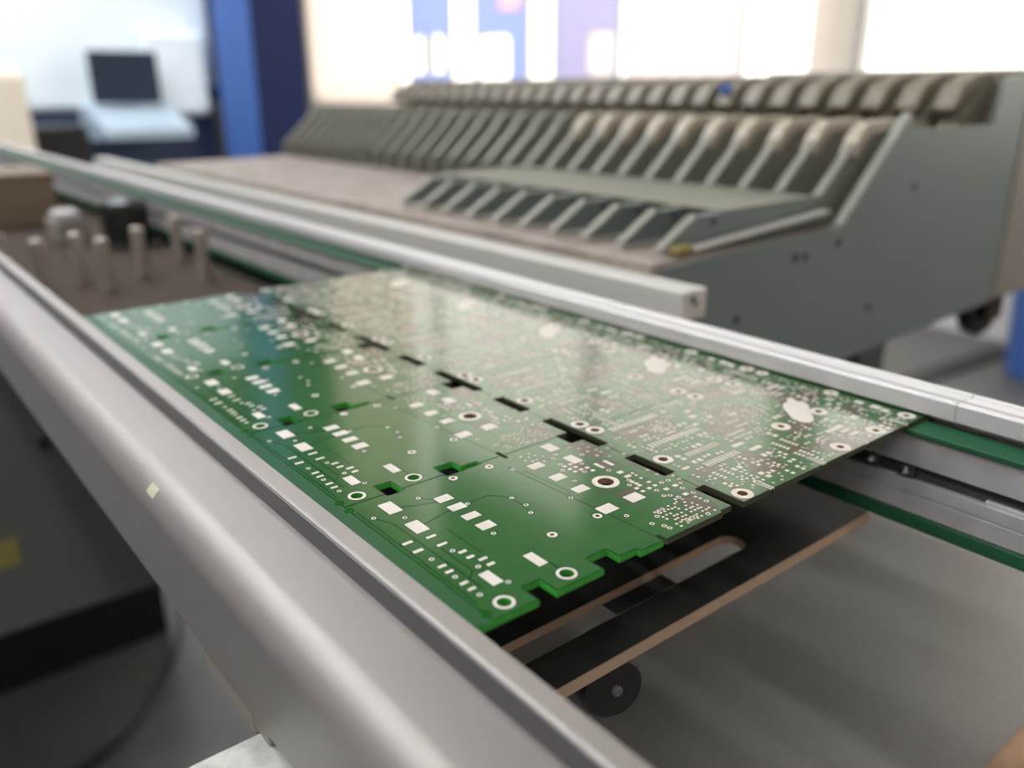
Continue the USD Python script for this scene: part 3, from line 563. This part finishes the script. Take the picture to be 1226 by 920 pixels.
obj('floor_cable', tube(fc, 6, 10), RUBBER, smooth=True, label='dark cable curving across the floor below the cabinet', category='cable')

# ------------------------------------------------------------------ feeder bank behind the far rail
bar = thing('guide_bar', 'long white painted bar lying between far rail and feeders', 'bar', (221, 650, 0))
obj('bar_body', bx(212.5, 230, 131.5, 1165, -3.5, 10.8, 0.8), WHITE_BAR, bar, smooth=False)
obj('end_screw', lathe([(0, 0), (2.2, 0), (2.2, 0.8), (1.2, 1.0), (0, 1.0)], (221.5, 131.5, 5), axis=(0, -1, 0), n=18), STEEL, bar)
obj('end_socket', lathe([(0, 0), (1.8, 0), (1.8, 0.6), (0, 0.6)], (219.5, 131.4, 6.6), axis=(0, -1, 0), n=18), DARK_SLOT, bar)
fbk = thing('feeder_bank', 'grey green feeder bank frame with sloped side panel facing the camera', 'machine', (420, 650, -70))
side = [(238, 12.8), (307, 15.6), (390, 17.0), (398, 19.6), (461, 80.5), (466, 83.0), (470, 73.2), (588, 73.2), (592, 104), (640, 108), (640, -66), (420, -72), (300, -72), (238, -40)]
sheet = along_y(side, 165.0, 168.0)
obj('side_panel', sheet, PANEL, fbk, smooth=False)
for a, b in (((392, 17.4), (398, 19.8)), ((398, 19.8), (461, 80.7))):
    pass
lipm = along_y([(389, 17.2), (397.6, 19.9), (460.5, 81.0), (465, 83.6), (466.2, 82.9), (462.0, 79.9), (398.9, 18.7), (390, 16.0)], 164.6, 170.5)
obj('panel_lip', lipm, PANEL_EDGE, fbk, smooth=False)
for hx, hz in ((352, 5), (362, 4), (397, 9), (300, -24), (444, -40), (482, 36)):
    obj('panel_hole', lathe([(0, 0), (2.6, 0), (2.6, 0.5), (2.0, 0.7), (0, 0.4)], (hx, 165.0, hz), axis=(0, -1, 0), n=18), DARK_SLOT, fbk)
obj('rear_cover', along_y(rounded([(640.5, 112), (900, 112), (900, -70), (640.5, -64)], 3), 164, 400), COVER, fbk, smooth=30)
deck = along_y([(231, 15.5), (400, 17.0), (400, -40), (231, -40)], 168.5, 955)
obj('deck', deck, DECK, fbk, smooth=False)
obj('inner_frame', along_y([(400, 17), (640, 17), (640, -62), (400, -68)], 168.5, 985), PANEL, fbk, smooth=False)
obj('rear_ledge', along_y([(520, 60), (640, 60), (640, 17.2), (520, 17.2)], 168.5, 985), FIN, fbk, smooth=False)
obj('paper_strip', along_y([(262, 19.6), (390, 28.6), (392, 27.2), (262, 17.8)], 169.0, 175.0), WHITE_BAR, fbk, smooth=False, label='white paper carrier strip beside the end feeder')
obj('yellow_tab', bx(252, 264, 169, 176, 17.5, 21.5, 0.6), YELLOW, fbk, smooth=False, label='small yellow tab')
for x, y in ((430, 480), (430, 930), (600, 260), (600, 930)): obj('leg', bx(x - 22, x + 22, y - 22, y + 22, -900, -66), CABINET, fbk, smooth=False)
cw = thing('swivel_caster', 'small dark caster wheel in a tan fork behind the feeder panel', 'caster', (660, 190, -120))
obj('wheel', lathe([(0, -8), (14, -8), (17, -5), (17, 5), (14, 8), (0, 8)], (680, 190, -90), axis=(0.25, 1, 0), n=28), RUBBER, cw)
obj('fork', cat(bx(668, 696, 176, 180, -92, -68, 1), bx(668, 696, 200, 204, -92, -68, 1), bx(664, 700, 174, 206, -70, -66, 1)), BROWN, cw, smooth=False)

def feeder(y, nose, label, group, arm=True):
    t = thing('tape_feeder', label, 'tape feeder', (420, y, 17), group=group)
    pr = [(390, 35.2), (396, 36.4), (434, 70.0), (478, 76.5), (520, 76.5), (520, 17.5), (390, 17.5)]
    obj('body_plate', along_y(pr, y, y + 5), FIN, t, smooth=False)
    obj('front_edge', along_y([(389, 33.6), (395.6, 37.0), (433.6, 70.8), (434.6, 70.0), (396.4, 35.8), (390, 32.4)], y - 0.8, y + 5.4), FIN_EDGE, t, smooth=False)
    obj('cap', along_y(rounded([(424, 58.5), (431, 71), (441, 78), (480, 79), (482, 74), (446, 71), (438, 66), (430, 57)], 0.8, 3), y - 1.2, y + 8), CAP if nose else FIN, t, smooth=30)
    if arm:
        obj('reel_arm', along_y(rounded([(520, 62), (548, 62), (575, 78), (604, 101), (622, 104), (628, 98), (622, 88), (600, 66), (590, 60.2), (520, 60.2)], 2.2, 4), y + 2, y + 15), HANDLE, t, smooth=30)
        obj('arm_grip', along_y(rounded([(560, 84), (572, 100), (596, 108), (618, 109), (622, 104), (600, 101), (578, 88), (566, 80)], 2, 4), y + 4, y + 19), HANDLE, t, smooth=30)
    if nose:
        obj('nose', along_y([(250, 19.0), (252, 18.0), (389.8, 18.0), (389.8, 35.0), (277, 34.4), (274, 33.0)], y - 1.5, y + 3.5), PANEL, t, smooth=False)
        obj('nose_edge', along_y([(248.8, 19.2), (274.0, 34.0), (277, 35.4), (278, 34.5), (274.4, 32.4), (250.2, 18.4)], y - 2.2, y + 4.0), FIN_EDGE, t, smooth=False)
        obj('top_rail', along_y([(298, 34.5), (389.7, 35.1), (389.7, 36.0), (298, 35.4)], y - 1.8, y + 25.5), FIN, t, smooth=False)
        obj('nose_stud', lathe([(0, 0), (1.8, 0), (1.8, 0.8), (0, 1.0)], (291, y - 1.5, 30), axis=(0, -1, 0), n=12), DARK_SLOT, t)
    return t
YF, PF = 180.0, 28.2
g1, g2 = 'feeders with long noses', 'feeders without noses'
ordn = ['first', 'second', 'third', 'fourth', 'fifth', 'sixth', 'seventh', 'eighth', 'ninth', 'tenth', 'eleventh', 'twelfth', 'thirteenth', 'fourteenth', 'fifteenth', 'sixteenth', 'seventeenth', 'eighteenth', 'nineteenth', 'twentieth', 'twenty-first']
f0 = feeder(YF, True, 'olive grey feeder with long nose, right beside the sloped side panel', g1)
for i in range(1, 10):
    dup(f0, (420, YF + PF * i, 17), f'olive grey feeder with long nose, {ordn[i]} from the sloped side panel', g1)
f1 = feeder(YF + PF * 10, False, 'olive grey feeder without nose, next to the last long nosed one', g2)
for i in range(1, 18):
    dup(f1, (420, YF + PF * (10 + i), 17), f'olive grey feeder without nose, {ordn[i]} beyond the long nosed ones', g2)
ky = YF + PF * 7 + 16.5
kb = thing('blue_knob', 'small round blue knob on one feeder arm', 'knob', (574, ky, 93))
kax = np.array([-0.75, -0.35, 0.55]); kp = np.array([574.0, ky, 92.5])
obj('knob_cap', lathe([(0, 3), (5.2, 3), (6, 5), (6, 9), (4.2, 12), (0, 12.6)], kp, axis=kax, n=24), BLUE_CAP, kb); obj('knob_stem', lathe([(0, -4), (3.4, -4), (3.4, 3.2), (0, 3.2)], kp, axis=kax, n=16), STEEL, kb)
# things on the floor at the right
bn = at_range(1222, 455, z=FZ)
bin_ = thing('waste_bin', 'blue plastic bin on the floor at the right edge of the photo', 'bin', (bn[0] + 130, bn[1] - 60, FZ))
obj('bin_body', lathe([(0, FZ), (150, FZ), (160, FZ + 10), (185, FZ + 420), (178, FZ + 420), (150, FZ + 20), (0, FZ + 20)], (bn[0] + 130, bn[1] - 60, 0), n=40), BLUE, bin_)
obj('bin_rim', lathe([(178, FZ + 420), (192, FZ + 412), (195, FZ + 425), (180, FZ + 430)], (bn[0] + 130, bn[1] - 60, 0), n=40), BLUE, bin_)
c0, c1 = at_range(1110, 452, z=FZ), at_range(1190, 425, z=FZ)
dv = (c1 - c0) / np.linalg.norm(c1 - c0); nv = np.array([-dv[1], dv[0], 0]) * 40
poly = Polygon([tuple((c0 - dv * 300 - nv)[:2]), tuple((c1 + dv * 60 - nv)[:2]), tuple((c1 + dv * 60 + nv)[:2]), tuple((c0 - dv * 300 + nv)[:2])])
obj('cable_cover', ext(poly, FZ, FZ + 14), DARK_SLOT, smooth=False, label='dark cable cover strip lying on the floor at the right', category='cable cover')

# ------------------------------------------------------------------ far left: white machine with monitor, blue column
YM = 4300.0
mA = at_range(259, 100, y=YM)
w = thing('white_machine', 'large bluish white machine with a sloping console at the far left', 'machine', (mA[0] - 900, YM + 400, FZ))
xr = mA[0]; zb = at_range(200, 132, y=YM)[2]
obj('housing', bx(xr - 1800, xr, YM, YM + 1100, zb, 1350, 25), M_WHITE, w, smooth=False)
obj('lower_body', bx(xr - 1760, xr - 10, YM + 40, YM + 1080, FZ, zb, 10), M_NAVY, w, smooth=False)
q0, q1 = at_range(180, 138, y=YM - 6), at_range(236, 40, y=YM - 6)
obj('side_column', bx(q0[0], q1[0], YM - 90, YM - 1, q0[2], q1[2], 20), M_WHITE, w, smooth=False, label='brighter raised white column')
q0, q1 = at_range(112, 125, y=YM - 160), at_range(184, 62, y=YM - 160)
obj('screen', bx(q0[0], q1[0], YM - 190, YM - 150, q0[2], q1[2], 8), SCREEN, w, smooth=False, label='dark monitor screen')
obj('screen_arm', bx((q0[0] + q1[0]) / 2 - 30, (q0[0] + q1[0]) / 2 + 30, YM - 150, YM + 5, (q0[2] + q1[2]) / 2 - 30, (q0[2] + q1[2]) / 2 + 30, 6), M_NAVY, w, smooth=False)
k0, k1 = at_range(126, 156, y=YM - 420), at_range(206, 128, y=YM - 160)
obj('console', along_x([(YM - 420, k0[2]), (YM - 160, k1[2]), (YM - 1, k1[2]), (YM - 1, k0[2] - 60), (YM - 420, k0[2] - 40)], k0[0], k1[0]), M_CONSOLE, w, smooth=False, label='sloping pale keyboard console')
q0, q1 = at_range(238, 122, y=YM - 20), at_range(262, 102, y=YM - 20)
obj('control_box', bx(q0[0], q1[0] - 4, YM - 40, YM - 1, q0[2], q1[2], 5), SCREEN, w, smooth=False)
q0 = at_range(82, 150, y=YM - 500)
cr = thing('dark_trolley', 'low black trolley standing at the left of the navy machine base', 'trolley', (q0[0], YM - 460, FZ))
a0, a1 = at_range(42, 180, y=YM - 520), at_range(106, 150, y=YM - 520)
obj('trolley_body', bx(a0[0], a1[0], YM - 520, YM - 200, FZ + 90, a1[2], 12), RUBBER, cr, smooth=False)
for dx in (60, a1[0] - a0[0] - 60): obj('wheel', lathe([(0, -20), (40, -20), (45, -14), (45, 14), (40, 20), (0, 20)], (a0[0] + dx, YM - 470, FZ + 45), axis=(0, 1, 0), n=20), DARK_SLOT, cr)
a0, a1 = at_range(-70, 160, y=3600), at_range(27, 84, y=3600)
fcb = thing('storage_cabinet', 'beige storage cabinet at the far left edge of the photo', 'cabinet', ((a0[0] + a1[0]) / 2, 3800, FZ))
obj('cabinet_body', bx(a0[0], a1[0], 3600, 4000, FZ, a1[2], 8), BEIGE, fcb, smooth=False)
for k in (0, 1): obj('door', bx(a0[0] + 8 + k * (a1[0] - a0[0]) / 2, a0[0] - 8 + (k + 1) * (a1[0] - a0[0]) / 2, 3582, 3600, FZ + 60, a1[2] - 20, 4), BEIGE, fcb, smooth=False)
cc = at_range(306, 100, y=4000.0)
bl, br_ = at_range(263, 100, y=4170.0), at_range(366, 100, y=4260.0)
col = thing('blue_column', 'tall blue painted column with a bright left face and a dark right face', 'column', (cc[0], 4150, FZ))
face = Polygon([(bl[0], bl[1]), (cc[0], cc[1]), (br_[0], br_[1]), (br_[0] - 60, br_[1] + 260), (bl[0] + 140, bl[1] + 260)])
obj('column_body', ext(face, FZ, CZ), BLUE, col, smooth=False)
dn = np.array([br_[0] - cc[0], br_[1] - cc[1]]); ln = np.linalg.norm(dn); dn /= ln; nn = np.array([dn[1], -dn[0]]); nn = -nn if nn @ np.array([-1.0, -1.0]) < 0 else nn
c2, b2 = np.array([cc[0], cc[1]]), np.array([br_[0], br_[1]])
obj('dark_face', ext(Polygon([tuple(c2 + dn * 2), tuple(b2), tuple(b2 + nn * 8), tuple(c2 + nn * 8 + dn * 2)]), FZ, CZ - 2), BLUE_DARK, col, smooth=False, label='darker blue right face')  # one face covered in a darker blue than the rest
